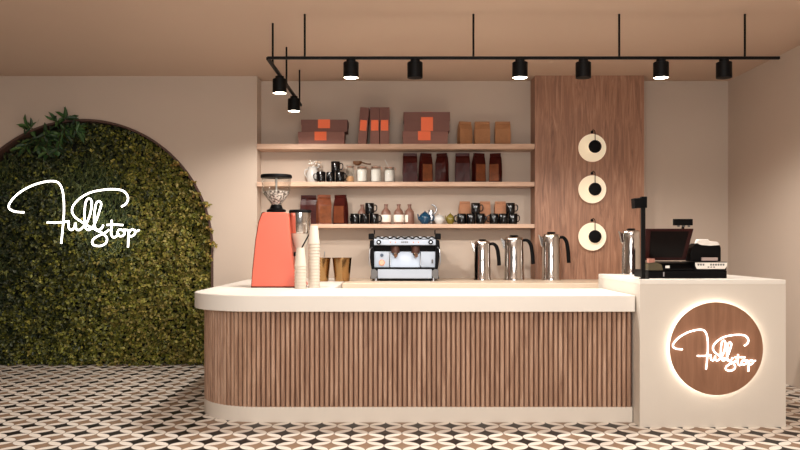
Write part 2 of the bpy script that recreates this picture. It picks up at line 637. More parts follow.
for ang, s_ in ((44, .14), (38, .12), (33, .16), (27, .12), (22, .17), (16, .13), (10, .12), (4, .14), (-3, .1)):
    a_ = math.radians(ang)
    anch.append(((AR - .10) * math.cos(a_), AZ + (AR - .10) * math.sin(a_), math.cos(a_), math.sin(a_) * .6, s_))
sp_ = thing('leafy_sprigs', 'loose yellow-green sprigs spilling over the right edge of the green arch', 'plant', (AX, YB - .1, 0))
sprigs('leaves', None, anch, 3, 26, .035, [(150, 132, 58), (120, 112, 46), (160, 126, 64)], -.12, sp_, wratio=.75)
# the big-leaved plant at the crown of the arch
lp = thing('leafy_plant', 'dark green long-leaved plant hanging at the top of the green arch', 'plant', (AX, YB - .1, 0))
anch = []
for px_, py_, dx_, dz_, s_ in ((37, 136, -.5, -.5, .16), (42, 133, -.1, -.8, .16), (48, 131, .2, -.9, .14), (52, 128, -.3, -.4, .16), (58, 124, .1, .6, .10), (62, 124, .5, -.5, .14), (66, 121, .3, .5, .10), (70, 123, .6, -.3, .15), (50, 130, .1, -1, .2), (60, 127, .1, -1, .2), (36, 130, -.8, .5, .1), (76, 124, .4, -.6, .12)):
    anch.append((PX(px_, YW) - AX, PZ(py_, YW), dx_, dz_, s_))
sprigs('leaves', None, anch, 5, 14, .115, [(38, 66, 34), (52, 88, 42), (30, 54, 30), (74, 104, 52)], -.16, lp, wratio=.30)

# ------------------------------------------------------------------ neon lettering
f5 = lambda pts: [(x / 5.0, 170 + y / 5.0) for x, y in pts]
f7 = lambda pts: [(60 + x / 7.5, 190 + y / 7.5) for x, y in pts]
STROKES = {
    'letter_f': [f5([(120, 212), (72, 207), (45, 190), (52, 160), (95, 115), (160, 78), (230, 58), (280, 58), (305, 82), (317, 130), (320, 200), (316, 265), (311, 320), (306, 368)]),
                 f5([(235, 263), (290, 263), (345, 256)])],
    'letter_s': [f7([(460, 125), (497, 100), (510, 55), (482, 12), (430, -4), (350, -4), (240, 15), (160, 55), (105, 108), (90, 155), (110, 200), (160, 238), (215, 272), (275, 302), (325, 328), (352, 362), (342, 400), (300, 420), (252, 412), (242, 382), (275, 350), (330, 325), (368, 298)])],
    'letter_u': [f7([(65, 240), (66, 283), (88, 300), (108, 278), (116, 248), (120, 290), (145, 300), (170, 280)])],
    'letter_l': [f7([(170, 280), (200, 245), (226, 180), (238, 110), (232, 73), (213, 65), (195, 85), (186, 140), (183, 220), (190, 280), (215, 300), (245, 280)]),
                 ],
    'letter_l_': [f7([(245, 280), (275, 220), (298, 150), (309, 108), (298, 86), (275, 93), (263, 140), (256, 210), (262, 280), (285, 300), (312, 287), (325, 262)])],
    'letter_t': [f7([(388, 225), (385, 290), (384, 332), (402, 356), (425, 345), (440, 325)]), f7([(350, 262), (410, 260), (472, 263)])],
    'letter_o': [f7([(472, 302), (443, 298), (430, 325), (447, 346), (476, 340), (485, 316), (472, 300), (505, 300)])],
    'letter_p': [f7([(516, 298), (513, 360), (510, 430)]), f7([(515, 322), (535, 298), (560, 303), (562, 327), (540, 346), (515, 344)]), f7([(562, 315), (595, 300)])],
}


def neon(parent, tr, r, m):
    for kname, strokes in STROKES.items():
        b = MB()
        for st_ in strokes:
            b.tube([tr(p) for p in smoothpath(st_, 5)], r, 8)
        b.build(kname.rstrip('_'), m, parent, smooth=60)


DN = 8.17
ns = thing('neon_sign', 'glowing white handwritten Full Stop neon script on the green wall', 'sign', (PX(70, DN), DN, PZ(215, DN)))
neon(ns, lambda p: (S(p[0] - 70, DN), 0, S(215 - p[1], DN)), .0088, M_['neon'])
for px_, py_ in ((63, 200), (12, 208), (78, 221), (108, 230), (128, 195), (130, 240)):
    b = MB(); b.cyl((S(px_ - 70, DN), .006, S(215 - py_, DN)), (S(px_ - 70, DN), .33, S(215 - py_, DN)), .004, n=6)
    b.build('standoff', M_['black'], ns)

# ------------------------------------------------------------------ bar counter
YF, XBL, RB = 5.68, -1.47, .50
XD = 1.62                                      # where the desk stands
ZT, ZU, ZP = .889, .775, .106


def outline(x0, yf, r, x1, yb, nseg=14):
    pts = [(x0, yb)]
    for i in range(nseg + 1):
        a = math.pi + (math.pi / 2) * i / nseg
        pts.append((x0 + r + r * math.cos(a), yf + r + r * math.sin(a)))
    pts.append((x1, yf))
    return pts


bar = thing('bar_counter', 'long rounded bar counter clad in vertical walnut slats on a cream plinth', 'counter', (0, YF, 0))
off = lambda pts: [(x, y - YF) for x, y in pts]
# carcass: front run and left return
YL = YW - .008
xi = XA + .006
pl = off(outline(XBL, YF, RB, XD, YL)) + off([(XD, 6.45), (-.60, 6.45), (-.60, YB - .01), (xi, YB - .01), (xi, YL)])
MB().prism(pl, 'z', 0, ZP).build('plinth', M_['plinth'], bar, smooth=40)
core = off(outline(XBL + .022, YF + .022, RB - .022, XD, YL)) + off([(XD, 6.45), (-.60, 6.45), (-.60, YB - .01), (xi, YB - .01), (xi, YL)])
MB().prism(core, 'z', ZP, ZU).build('backing', M_['slatback'], bar, smooth=40)
b = MB()
# slats along the outline, following the rounded corner
path = off(outline(XBL, YF, RB, XD, YW - .05, 60))
per, wd = .0340, .0255
seglen = 0
cur = []
for p, q in zip(path, path[1:]):
    p, q = Vector(p), Vector(q)
    cur.append((p, q, seglen, (q - p).length)); seglen += (q - p).length
sdist = .02
while sdist < seglen - .012:
    for p, q, s0, ln in cur:
        if s0 <= sdist < s0 + ln:
            c = p.lerp(q, (sdist - s0) / ln); t = (q - p).normalized(); nn = Vector((t.y, -t.x))
            break
    prof = [(-wd / 2, -.026), (-wd / 2, -.006), (-wd / 2 + .005, 0), (wd / 2 - .005, 0), (wd / 2, -.006), (wd / 2, -.026)]
    pts = [(c.x + t.x * u + nn.x * w, c.y + t.y * u + nn.y * w) for u, w in prof]
    b.prism(pts, 'z', ZP, ZU)
    sdist += per
b.build('slat_cladding', M_['slat'], bar)
top = off(outline(XBL - .07, YF - .07, RB + .07, XD, YL)) + off([(XD, 6.53), (-.53, 6.53), (-.53, YB - .005), (xi, YB - .005), (xi, YL)])
wt = MB().prism(top, 'z', ZU, ZT).build('worktop', M_['white'], bar, smooth=30, bevel=.006)

bc = thing('back_counter', 'beige back counter along the alcove wall under the shelves', 'counter', (0, 7.37, 0))
def notch(y0, x1):
    return [(-.522, y0), (x1, y0), (x1, 8.235 - 7.37), (PL - .004, 8.235 - 7.37), (PL - .004, YB - 7.37 - .005), (-.522, YB - 7.37 - .005)]
MB().prism(notch(.05, 2.95), 'z', 0, .80).build('cabinet', M_['plinth'], bc)
MB().prism(notch(0, 2.95), 'z', .80, ZT).build('worktop', mat('beige_worktop', srgb(222, 200, 176), .45, noise=.03), bc, bevel=.004)

# ------------------------------------------------------------------ cash desk
DX0, DX1, DY0, DY1, DZ = 1.627, 2.618, 5.53, 6.68, 1.0
desk = thing('cash_desk', 'tall off-white cash desk at the right end of the bar', 'desk', ((DX0 + DX1) / 2, DY0, 0))
hw = (DX1 - DX0) / 2
b = MB()
b.prism([(-hw, 0), (hw, 0), (hw, 1.15), (-hw, 1.15)], 'z', 0, DZ - .03)
b.build('body', M_['desk'], desk)
MB().box(-hw, hw, 0, 1.15, DZ - .03, DZ, bev=.004).build('desk_top', M_['white'], desk)

SXc, SZc, SR = PX(716.6, 5.49), PZ(348.7, 5.49), S(46.4, 5.49)
sg = thing('round_sign', 'round wooden sign with glowing Full Stop script and halo on the cash desk', 'sign', (SXc, DY0, SZc))
rotY = Matrix.Rotation(math.radians(90), 4, 'X')
b = MB(); b.cyl((0, -.042, 0), (0, -.026, 0), SR, n=96)
b.build('disc', M_['signwood'], sg, smooth=40)
b = MB(); b.cyl((0, -.0255, 0), (0, -.014, 0), SR - .010, n=96)
b.build('halo_light', M_['halo'], sg, smooth=40)
b = MB(); b.cyl((0, -.0135, 0), (0, -.0005, 0), SR - .03, n=48)
b.build('back_plate', M_['whitep'], sg, smooth=40)
q = .634
cx_, cy_ = 655 + 64 / 3.75, 290 + 148.5 / 3.75
def trd(p):
    px_ = cx_ + (p[0] - 8.4) * q
    py_ = cy_ + (p[1] - 181.4) * q
    return (S(px_ - 716.6, 5.47), -.050, S(348.7 - py_, 5.47))
neon(sg, trd, .0050, M_['neon2'])

# ------------------------------------------------------------------ shelves
SH = []
for i, (yt, yb_, lab) in enumerate(((143.8, 149, 'top long wooden shelf holding the brown cartons'),
                                   (181.8, 186.3, 'middle long wooden shelf holding the glass jars'),
                                   (224.0, 228, 'lowest long wooden shelf just above the espresso machine'))):
    zt, zb = PZ(yt, 8.25), PZ(yb_, 8.25)
    b = MB(); b.box(XA + .002, PL - .002, 0, YB - 8.25 - .002, zb - zt, 0, bev=.003)
    o = b.build('wall_shelf', M_['shelf'])
    o.location = (0, 8.25, zt)
    tag(o, lab, 'shelf', 'shelves in the alcove')
    SH.append(zt)

DS = 8.36     # where things stand on the shelves


def carton(name, x0, x1, h, d, label, lx0, lx1, group, m, y=DS, z=0, lean=0, lid=True, lab_z=None, dark=False):
    """shoebox-like carton: body, lid, sticker; x in pixels"""
    X0, X1 = PX(x0, y - d / 2), PX(x1, y - d / 2)
    w = X1 - X0; H = h
    t = thing('carton', label, 'box', ((X0 + X1) / 2, y, z), 0, group)
    MB().box(-w / 2 + .004, w / 2 - .004, -d / 2 + .004, d / 2 - .004, 0, H * .7, bev=.002).build('body', m, t)
    MB().box(-w / 2, w / 2, -d / 2, d / 2, H * .55, H, bev=.002).build('lid', m, t)
    a, c = PX(lx0, y - d / 2) - (X0 + X1) / 2, PX(lx1, y - d / 2) - (X0 + X1) / 2
    z0, z1 = lab_z or (H * .28, H)
    st = MB(); st.box(a, c, -d / 2 - .002, -d / 2, z0, z1)
    st.box(a, c, -d / 2 - .002, -d / 2 + .07, H, H + .001)
    st.build('sticker', M_['orange'], t)
    return t


g = 'brown cartons on the top shelf'
z1 = SH[0]
hb = S(12.0, 8.3)
carton('carton', 298, 344.5, hb, .22, 'wide brown carton with orange sticker, bottom of the left pair', 314.5, 326.5, g, M_['cartonl'], z=z1)
carton('carton', 301, 347.5, hb, .22, 'wide brown carton with orange sticker, upper of the left pair', 318, 330, g, M_['carton'], z=z1 + hb + .001)
carton('carton', 402.5, 448, S(12.5, 8.3), .22, 'low brown carton under the tall square one', 418, 430.6, g, M_['cartonl'], z=z1)
carton('carton', 403.5, 450, S(19, 8.3), .22, 'deep brown carton with big orange sticker, stacked right of the upright cartons', 421, 433, g, M_['carton'], z=z1 + S(12.5, 8.3) + .001, lab_z=(.002, .142))
# upright cartons, the first leaning
for i, (xa, xb, lean, lab) in enumerate(((360.4, 369.3, 4.2, 'narrow upright brown carton leaning to the right'),
                                        (370.0, 379.6, 0, 'narrow upright brown carton in the middle of the three'),
                                        (379.8, 389.4, 0, 'narrow upright brown carton at the right end of the three'))):
    w = S(xb - xa, 8.26); H = S(36.5, 8.26); d = .22
    t = thing('carton', lab, 'box', (PX((xa + xb) / 2, 8.26), DS, z1), 0, g)
    if lean:
        t.rotation_euler = (0, math.radians(lean), 0)
        t.location.x -= .028
    MB().box(-w / 2 + .003, w / 2 - .003, -d / 2, d / 2, 0, H * .7, bev=.002).build('body', M_['cartonl'], t)
    MB().box(-w / 2, w / 2, -d / 2 - .002, d / 2, H * .6, H, bev=.002).build('lid', M_['carton'], t)
    MB().box(-w / 2 + .012, w / 2 - .012, -d / 2 - .005, -d / 2 - .002, H * .36, H * .65).build('sticker', M_['orange'], t)


def pouch(label, x0, x1, h, m, group, z, y=DS, rz=0.0, front=None, d=.08, fold=True, name='coffee_bag', seed=0, tape=None):
    """gusseted paper bag, creased sides, top rolled over"""
    r = random.Random(seed)
    w = (S(x1 - x0, y) - d * abs(math.sin(rz))) / math.cos(rz) * .97; H = h
    t = thing(name, label, 'bag', (PX((x0 + x1) / 2, y), y, z), rz, group)
    b = MB()
    levels = [(0, 1, 1), (.03, 1.0, 1.0), (.35, 1.0, .96), (.66, .99, .86), (.84, .97, .50), (.93, .955, .24), (1.0, .95, .20)]
    rings = []
    for (f, sw, sd) in levels:
        ww, dd = w / 2 * sw, d / 2 * sd
        j = lambda: r.uniform(-.0025, .0025) if 0 < f < 1 else 0
        cx0 = .0
        ring = [(-ww, -dd), (-ww * .33, -dd * 1.02), (ww * .33, -dd * 1.02), (ww, -dd), (ww - .018 * (f > .1) * (1 if f < .95 else .3), 0), (ww, dd), (-ww, dd), (-ww + .018 * (f > .1) * (1 if f < .95 else .3), 0)]
        rings.append([b.bm.verts.new((x + j(), y_ + j() + cx0, f * H)) for x, y_ in ring])
    for A, B in zip(rings, rings[1:]):
        for k_ in range(8):
            b.bm.faces.new((A[k_], A[(k_ + 1) % 8], B[(k_ + 1) % 8], B[k_]))
    b.bm.faces.new(rings[0][::-1]); b.bm.faces.new(rings[-1])
    b.build('pouch', m, t)
    if fold:
        f_ = MB(); f_.box(-w * .475, w * .475, -d * .16 - .006, -d * .1, H * .90, H * 1.0, bev=.002)
        f_.build('folded_top', tape or m, t)
    if front:  # overlay that paints the amber reflection onto the dark glossy bags
        p = MB()
        p.prism([(-w * .44, H * .05), (w * .44, H * .05), (w * .42, H * .62), (-w * .42, H * .62)], 'y', -d / 2 * 1.05 - .001, -d / 2 * 1.02)
        o = p.build('front_sheen', front, t)
    return t


g = 'kraft paper bags on the top shelf'
pouch('kraft bag turned slightly, nearest the deep carton on the top shelf', 457, 472.5, S(23.5, 8.3), M_['kraft'], g, z1, rz=.35, seed=1)
pouch('middle kraft bag of the three on the top shelf', 474, 490, S(23.5, 8.3), M_['kraft'], g, z1, seed=2)
pouch('kraft bag nearest the walnut panel on the top shelf', 494.5, 510.5, S(23.5, 8.3), M_['kraft'], g, z1, seed=3)

z2 = SH[1]
g = 'glossy dark coffee bags on the middle shelf'
hh = S(29.5, 8.3)
for i, (a, c, m, fr_, rz, lab) in enumerate((
        (402.5, 417.5, 'foil', None, 0, 'flat-fronted dark maroon bag beside the spooned jar'),
        (418.5, 433, 'foil', 'foil_sheen', .42, 'turned dark bag with amber reflection painted on its front, second of the left three bags'),
        (435, 449, 'foil', None, -.5, 'dark maroon bag with a bright left edge, third from the jars'),
        (455, 470, 'foil', None, 0, 'flat-fronted dark maroon bag after the gap, fourth from the jars'),
        (471.5, 486, 'foil', 'foil_sheen', .42, 'turned dark bag with amber reflection painted on its front, middle of the right three bags'),
        (488.5, 502.5, 'foil', 'foil_sheen', -.5, 'dark bag with painted amber reflection, nearest the walnut panel on the middle shelf'))):
    pouch(lab, a, c, hh, M_[m], g, z2, rz=rz, front=M_[fr_] if fr_ else None, seed=10 + i)

z3 = SH[2]
g = 'rust coloured bags on the lowest shelf'
for i, (a, c, m, fr_, rz, y, lab) in enumerate((
        (300.5, 317, 'foil', None, 0, 8.42, 'dark brown glossy bag behind the grinder drum'),
        (316, 332, 'foilo', 'foil_sheen', .42, 8.34, 'turned rust orange bag in the middle of the lowest shelf trio'),
        (333, 348.5, 'foil', 'foilo', -.45, 8.36, 'rust bag with dark side beside the black mugs'))):
    pouch(lab, a, c, hh, M_[m], g, z3, y=y, rz=rz, front=M_[fr_] if fr_ else None, seed=20 + i)


# ---- mugs
def mug_proto():
    t = thing('mug', '', 'mug', (0, 0, 0), 0, None)
    R, H = .0465, .107
    MB().lathe([(0, 0), (R * .86, 0), (R * .97, .008), (R, .02), (R, H - .003), (R - .002, H), (R - .005, H - .002), (R - .005, .012), (0, .01)], n=28).build('body', M_['mug'], t, smooth=50)
    pts = [(R - .003, 0, H * .80), (R + .016, 0, H * .82), (R + .027, 0, H * .68), (R + .027, 0, H * .42), (R + .016, 0, H * .26), (R - .003, 0, H * .24)]
    MB().tube(smoothpath(pts, 4), .0055, 8).build('handle', M_['mug'], t, smooth=60)
    return t


mug0 = mug_proto()
used = [False]
def mug(px, z, y, rz, label, group, sc_=1.0):
    loc = (PX(px, y), y, z)
    if not used[0]:
        used[0] = True
        t = mug0; t.location = loc; t.rotation_euler = (0, 0, rz); t['label'] = label
    else:
        t = dup(mug0, loc, label, rz)
    t['group'] = group
    t.scale = (sc_, sc_, sc_)
    return t


PI = math.pi
MH = .107
g = 'black mugs on the middle shelf'
mug(321, z2, 8.315, PI, 'black mug with handle left, beside the white jug', g)
mug(330.6, z2, 8.36, -PI / 2 - .3, 'black mug at the middle of the bottom row on the middle shelf', g)
mug(340.0, z2, 8.33, -.5, 'black mug with handle right, beside the first glass jar', g)
mug(335.6, z2 + MH + .0008, 8.35, 0, 'black mug standing on top of the two beside the jars', g)
g = 'black mugs in the left pile on the lowest shelf'
mug(355, z3, 8.32, PI + .9, 'black mug with handle left, nearest the rust bags', g)
mug(364.6, z3, 8.32, -PI / 2, 'black mug at the middle in front of the half hidden bottle', g)
mug(374.2, z3, 8.33, .2, 'black mug at the right of the left pile, beside the bottles', g)
mug(369.6, z3 + MH + .0008, 8.325, .2, 'black mug on top of the left pile on the lowest shelf', g)
g = 'black mugs in the middle pile on the lowest shelf'
mug(461.6, z3, 8.315, PI, 'black mug with handle left, beside the olive teapot', g)
mug(471.0, z3, 8.31, -PI / 2 - .2, 'black mug at the middle of the pile right of the olive teapot', g)
mug(480.4, z3, 8.315, -.9, 'black mug at the right of the pile right of the olive teapot', g)
mug(475.7, z3 + MH + .0008, 8.312, 0, 'black mug stacked on the pile between the first two small kraft bags', g)
g = 'black mugs in the right pile on the lowest shelf'
mug(494, z3, 8.315, PI, 'black mug with handle left, right of the second small kraft bag', g)
mug(503.4, z3, 8.31, -PI / 2 - .2, 'black mug at the middle of the last pile by the walnut panel', g)
mug(512.8, z3, 8.315, -.6, 'black mug nearest the walnut panel on the lowest shelf', g)
mug(510.4, z3 + MH + .0008, 8.312, 0, 'black mug stacked on the last pile with handle towards the panel', g)

g = 'small kraft bags on the lowest shelf'
for i, (a, c, rz, lab) in enumerate(((458.5, 471, .2, 'small tan kraft bag behind the mugs, next to the olive teapot'),
                                     (479.5, 490.5, 0, 'small tan kraft bag standing between the two mug piles'),
                                     (494.5, 506, 0, 'small tan kraft bag behind the last mug pile'))):
    pouch(lab, a, c, S(23, 8.42), M_['kraftp'], g, z3, y=8.43, rz=rz, d=.08, seed=30 + i)


# ---- jars
def jar(px, w, h, fillh, m, label, extra=None, y=8.36):
    t = thing('glass_jar', label, 'jar', (PX(px, y), y, z2), 0, 'glass jars on the middle shelf')
    R = S(w, y) / 2; H = S(h, y)
    nr = R * .82
    MB().lathe([(0, 0), (R * .92, 0), (R, .008), (R, H * .74), (R * .95, H * .81), (nr, H * .87), (nr, H * .93), (nr - .003, H * .93), (nr - .003, H * .87), (R * .95 - .003, H * .80), (R - .003, H * .74), (R - .003, .010), (0, .008)]).build('glass', M_['glass'], t, smooth=50)
    fh = S(fillh, y)
    MB().lathe([(0, .0085), (R - .0045, .0105), (R - .0045, fh - .006), (R * .6, fh), (0, fh + .004)]).build('contents', m, t, smooth=50)
    MB().lathe([(0, H * .932), (nr + .005, H * .932), (nr + .005, H * .98), (nr, H), (0, H)]).build('lid', M_['glass'], t, smooth=50)
    b = MB()
    b.lathe([(nr + .004, H * .885), (nr + .007, H * .89), (nr + .007, H * .905), (nr + .004, H * .91)])
    b.tube(smoothpath([(nr + .004, -.004, H * .9), (nr + .016, -.004, H * .84), (nr + .013, -.004, H * .74)], 4), .002, 6)
    b.build('clamp_wire', M_['copper'], t, smooth=60)
    return t


jar(350.2, 8.4, 17.5, 6.5, M_['spice'], 'narrow glass jar with tan grains beside the black mugs')
j2 = jar(362, 10.5, 17, 13.2, M_['sugar'], 'glass jar of white sugar under the wooden scoop')
jar(376, 10.5, 17, 13.2, M_['sugar'], 'glass jar of white sugar between the scoop jar and the spooned jar')
j4 = jar(389.5, 10.5, 16.5, 12.5, M_['sugar'], 'glass jar of white sugar with a spoon, nearest the dark bags')
bpy.data.objects.remove([o for o in bpy.data.objects if o.parent == j4 and o.name.startswith('lid')][0])
sp2 = thing('white_spoon', 'thin white spoon standing in the open jar nearest the dark bags', 'spoon', (PX(389.5, 8.36), 8.36, z2 + .07))
MB().tube([(.01, 0, .055), (-.02, 0, .11), (-.048, 0, .165)], [.003, .003, .0045], 8).build('handle', M_['ceramic'], sp2, smooth=60)
MB().sphere((.014, 0, .046), .012, (1, .5, 1.2)).build('bowl', M_['ceramic'], sp2, smooth=60)

zj = z2 + S(17, 8.36)
scp = thing('wooden_scoop', 'dark wooden scoop lying across the jar tops', 'scoop', (PX(362, 8.36), 8.36, zj + .001), 0)
MB().lathe([(0, 0), (.018, .002), (.030, .014), (.033, .030), (.030, .031), (.026, .016), (.014, .006), (0, .005)], c=(-.045, 0, .0)).build('bowl', M_['spoon'], scp, smooth=60)
o = [q_ for q_ in bpy.data.objects if q_.parent == scp][0]
o.scale = (1.45, 1, 1.45); o.location = (.018, 0, 0)
MB().tube(smoothpath([(-.008, 0, .034), (.03, 0, .022), (.065, 0, .014), (.092, 0, .0145)], 4), [.013, .012, .012, .012, .011, .011, .011, .011, .012, .013, .013, .014, .014], 8, flat=(.6, 1)).build('handle', M_['spoon'], scp, smooth=60)

# ---- white jug with flowers
t = thing('white_jug', 'white ceramic jug left of the black mugs on the middle shelf', 'jug', (PX(312.8, 8.44), 8.44, z2))
MB().lathe([(0, 0), (.048, 0), (.058, .012), (.066, .06), (.064, .10), (.048, .135), (.044, .15), (.052, .168), (.049, .168), (.041, .15), (.045, .134), (.06, .10), (.06, .02), (0, .008)]).build('body', M_['ceramic'], t, smooth=60)
MB().tube(smoothpath([(-.046, 0, .145), (-.075, 0, .14), (-.085, 0, .10), (-.062, 0, .06)], 4), .006, 8).build('handle', M_['ceramic'], t, smooth=60)
MB().prism([(.040, .150), (.075, .172), (.045, .172)], 'y', -.012, .012).build('spout', M_['ceramic'], t)
fl = thing('dried_flowers', 'white and beige dried flowers standing in the white jug', 'flowers', (PX(312.8, 8.44), 8.44, z2 + .012))
stm, fw, fd = MB(), MB(), MB()
rr = random.Random(4)
for i in range(20):
    a = rr.uniform(0, 2 * PI); q1 = rr.uniform(.0, .085); h_ = rr.uniform(.165, .235) - q1 * .5
    e_ = (q1 * math.cos(a) + (.03 if i % 3 == 0 else 0), q1 * math.sin(a) * .6, h_)
    stm.tube(smoothpath([(0, 0, .0), (e_[0] * .35, e_[1] * .35, .13), e_], 3), .0015, 5)
    (fd if i % 3 == 0 else fw).sphere(e_, rr.uniform(.009, .015), (1, 1, .8), 8)
stm.build('stem', M_['dried'], fl); fw.build('white_blossom', M_['flower'], fl, smooth=60); fd.build('beige_blossom', M_['dried'], fl, smooth=60)


# ---- stoneware bottles
def bottle(px, y, label):
    t = thing('stoneware_bottle', label, 'bottle', (PX(px, y), y, z3), 0, 'brown bottles with pale labels')
    MB().lathe([(0, 0), (.046, 0), (.05, .006), (.05, .112), (.044, .135), (.024, .158), (.017, .168), (.016, .192), (.021, .195), (.021, .207), (.015, .208), (.013, .20), (0, .198)]).build('body', M_['bottle'], t, smooth=50)
    MB().lathe([(.0503, .022), (.0512, .023), (.0512, .096), (.0503, .097)], n=40).build('paper_label', M_['label'], t, smooth=60)
    return t


bottle(362.2, 8.445, 'brown bottle half hidden behind the left mug pile')
bottle(386, 8.38, 'brown bottle with pale label right beside the left mug pile')
bottle(398.7, 8.38, 'brown bottle with pale label in the middle of the bottle row')
bt = bottle(409.5, 8.40, 'brown bottle beside the blue teapot, its label turned aside')
lb = [o for o in bpy.data.objects if o.parent == bt and o.name.startswith('paper_label')][0]
me = lb.data.copy(); lb.data = me
bm_ = bmesh.new(); bm_.from_mesh(me)
bmesh.ops.delete(bm_, geom=[f for f in bm_.faces if f.calc_center_median().x > -.012], context='FACES')
bm_.to_mesh(me); bm_.free()


# ---- teapots and pots on the lowest shelf
def teapot(name, px, y, R, H, m, label, handle='top', flip=1, lid=True):
    t = thing(name, label, 'teapot', (PX(px, y), y, z3))
    MB().lathe([(0, 0), (R * .55, 0), (R * .62, H * .05), (R * .95, H * .3), (R, H * .5), (R * .88, H * .72), (R * .55, H * .88), (R * .42, H * .9), (0, H * .9)]).build('body', m, t, smooth=60)
    MB().lathe([(R * .45, H * .9), (R * .36, H * .96), (R * .1, H), (R * .09, H * 1.03), (R * .14, H * 1.08), (0, H * 1.12)]).build('lid', m, t, smooth=60)
    MB().tube(smoothpath([(flip * R * .85, 0, H * .35), (flip * R * 1.08, 0, H * .55), (flip * R * 1.18, 0, H * .84)], 4), [R * .22, R * .2, R * .18, R * .16, R * .14, R * .13, R * .12, R * .11, R * .10], 8).build('spout', m, t, smooth=60)
    if handle == 'side':
        MB().tube(smoothpath([(-flip * R * .8, 0, H * .72), (-flip * R * 1.35, 0, H * .72), (-flip * R * 1.45, 0, H * .4), (-flip * R * .9, 0, H * .25)], 4), R * .09, 8).build('handle', m, t, smooth=60)
    return t


teapot('blue_teapot', 425, 8.33, .062, .125, M_['blue'], 'round glossy blue teapot on the lowest shelf', 'side', -1)
teapot('olive_teapot', 450.3, 8.37, .044, .108, M_['olive'], 'small olive green teapot left of the middle mug pile', 'side', -1)
t = thing('sugar_bowl', 'small round white lidded bowl between blue and olive teapots', 'bowl', (PX(439.3, 8.34), 8.34, z3))
MB().lathe([(0, 0), (.03, 0), (.034, .006), (.052, .035), (.054, .05), (.047, .072), (.04, .078), (.036, .074), (.04, .06), (0, .05)]).build('bowl', M_['ceramic'], t, smooth=60)
MB().lathe([(.042, .079), (.03, .09), (.006, .096), (.005, .101), (.009, .106), (0, .110)]).build('lid', M_['ceramic'], t, smooth=60)
t = thing('steel_kettle', 'small steel kettle with looped handle behind the blue teapot', 'kettle', (PX(431, 8.45), 8.45, z3))
MB().lathe([(0, 0), (.04, 0), (.045, .01), (.042, .07), (.028, .11), (.026, .15), (.024, .15), (.02, .10), (0, .10)]).build('body', M_['steelb'], t, smooth=60)
lo = [(.052 * math.cos(a_) + .005, 0, .155 + .050 * math.sin(a_)) for a_ in [math.radians(-150 + i * 15) for i in range(17)]]
MB().tube(lo, .0085, 8).build('handle', M_['steelb'], t, smooth=60)


# ------------------------------------------------------------------ coffee pots
def coffee_pot(x0, x1, ytop, y, z, label, hx, full=True):
    R = S(x1 - x0, y) / 2 * 1.0
    H = PZ(ytop, y) - z
    t = thing('coffee_pot', label, 'coffee pot', (PX((x0 + x1) / 2, y), y, z), 0, 'polished steel coffee pots')
    MB().lathe([(0, 0), (R * 1.04, 0), (R * 1.05, H * .03), (R, H * .06), (R * .985, H * .5), (R * .95, H * .86), (R * .9, H * .9), (0, H * .9)], n=40).build('body', M_['steel'], t, smooth=40)
    lid = MB().lathe([(R * .95, H * .865), (R * .96, H * .9), (R * .86, H * .95), (R * .5, H * .97), (0, H * .975)], n=40).build('lid', M_['steel'], t, smooth=50)
    MB().lathe([(0, H * .97), (R * .42, H * .975), (R * .46, H * .99), (R * .38, H), (0, H * 1.003)]).build('knob', M_['blackplastic'], lid, smooth=50)
    MB().prism([(-R * .86, H * .66), (-R * .93, H * .88), (-R * 1.42, H * .955), (-R * 1.3, H * .87), (-R * 1.1, H * .7)], 'y', -.018, .018).build('spout', M_['steel'], t, bevel=.004)
    if hx:
        hr = S(hx, y)
        b = MB()
        pts = [(R * .9, 0, H * .885), (R * .9 + hr * .45, 0, H * .885), (R + hr * .72, 0, H * .80), (R + hr * .9, 0, H * .62), (R + hr, 0, H * .36)]
        sm = smoothpath(pts, 4)
        b.tube(sm, [.013 + .006 * min(1, i / 8) for i in range(len(sm))], 10, flat=(1, .8))
        b.build('handle', M_['blackplastic'], t, smooth=60)
    return t


coffee_pot(474, 490.7, 239.3, 8.03, ZT, 'steel coffee pot nearest the espresso machine, smallest of the row', 8.5)
coffee_pot(504, 523.7, 235.2, 8.03, ZT, 'wide steel coffee pot in the middle of the back counter row', 9.5)
coffee_pot(542, 560.3, 232, 8.03, ZT, 'tall steel coffee pot in front of the walnut panel under the lamps', 8.5)
coffee_pot(622, 640, 228.5, 6.5, DZ, 'steel coffee pot on the cash desk behind the black pole', 0)

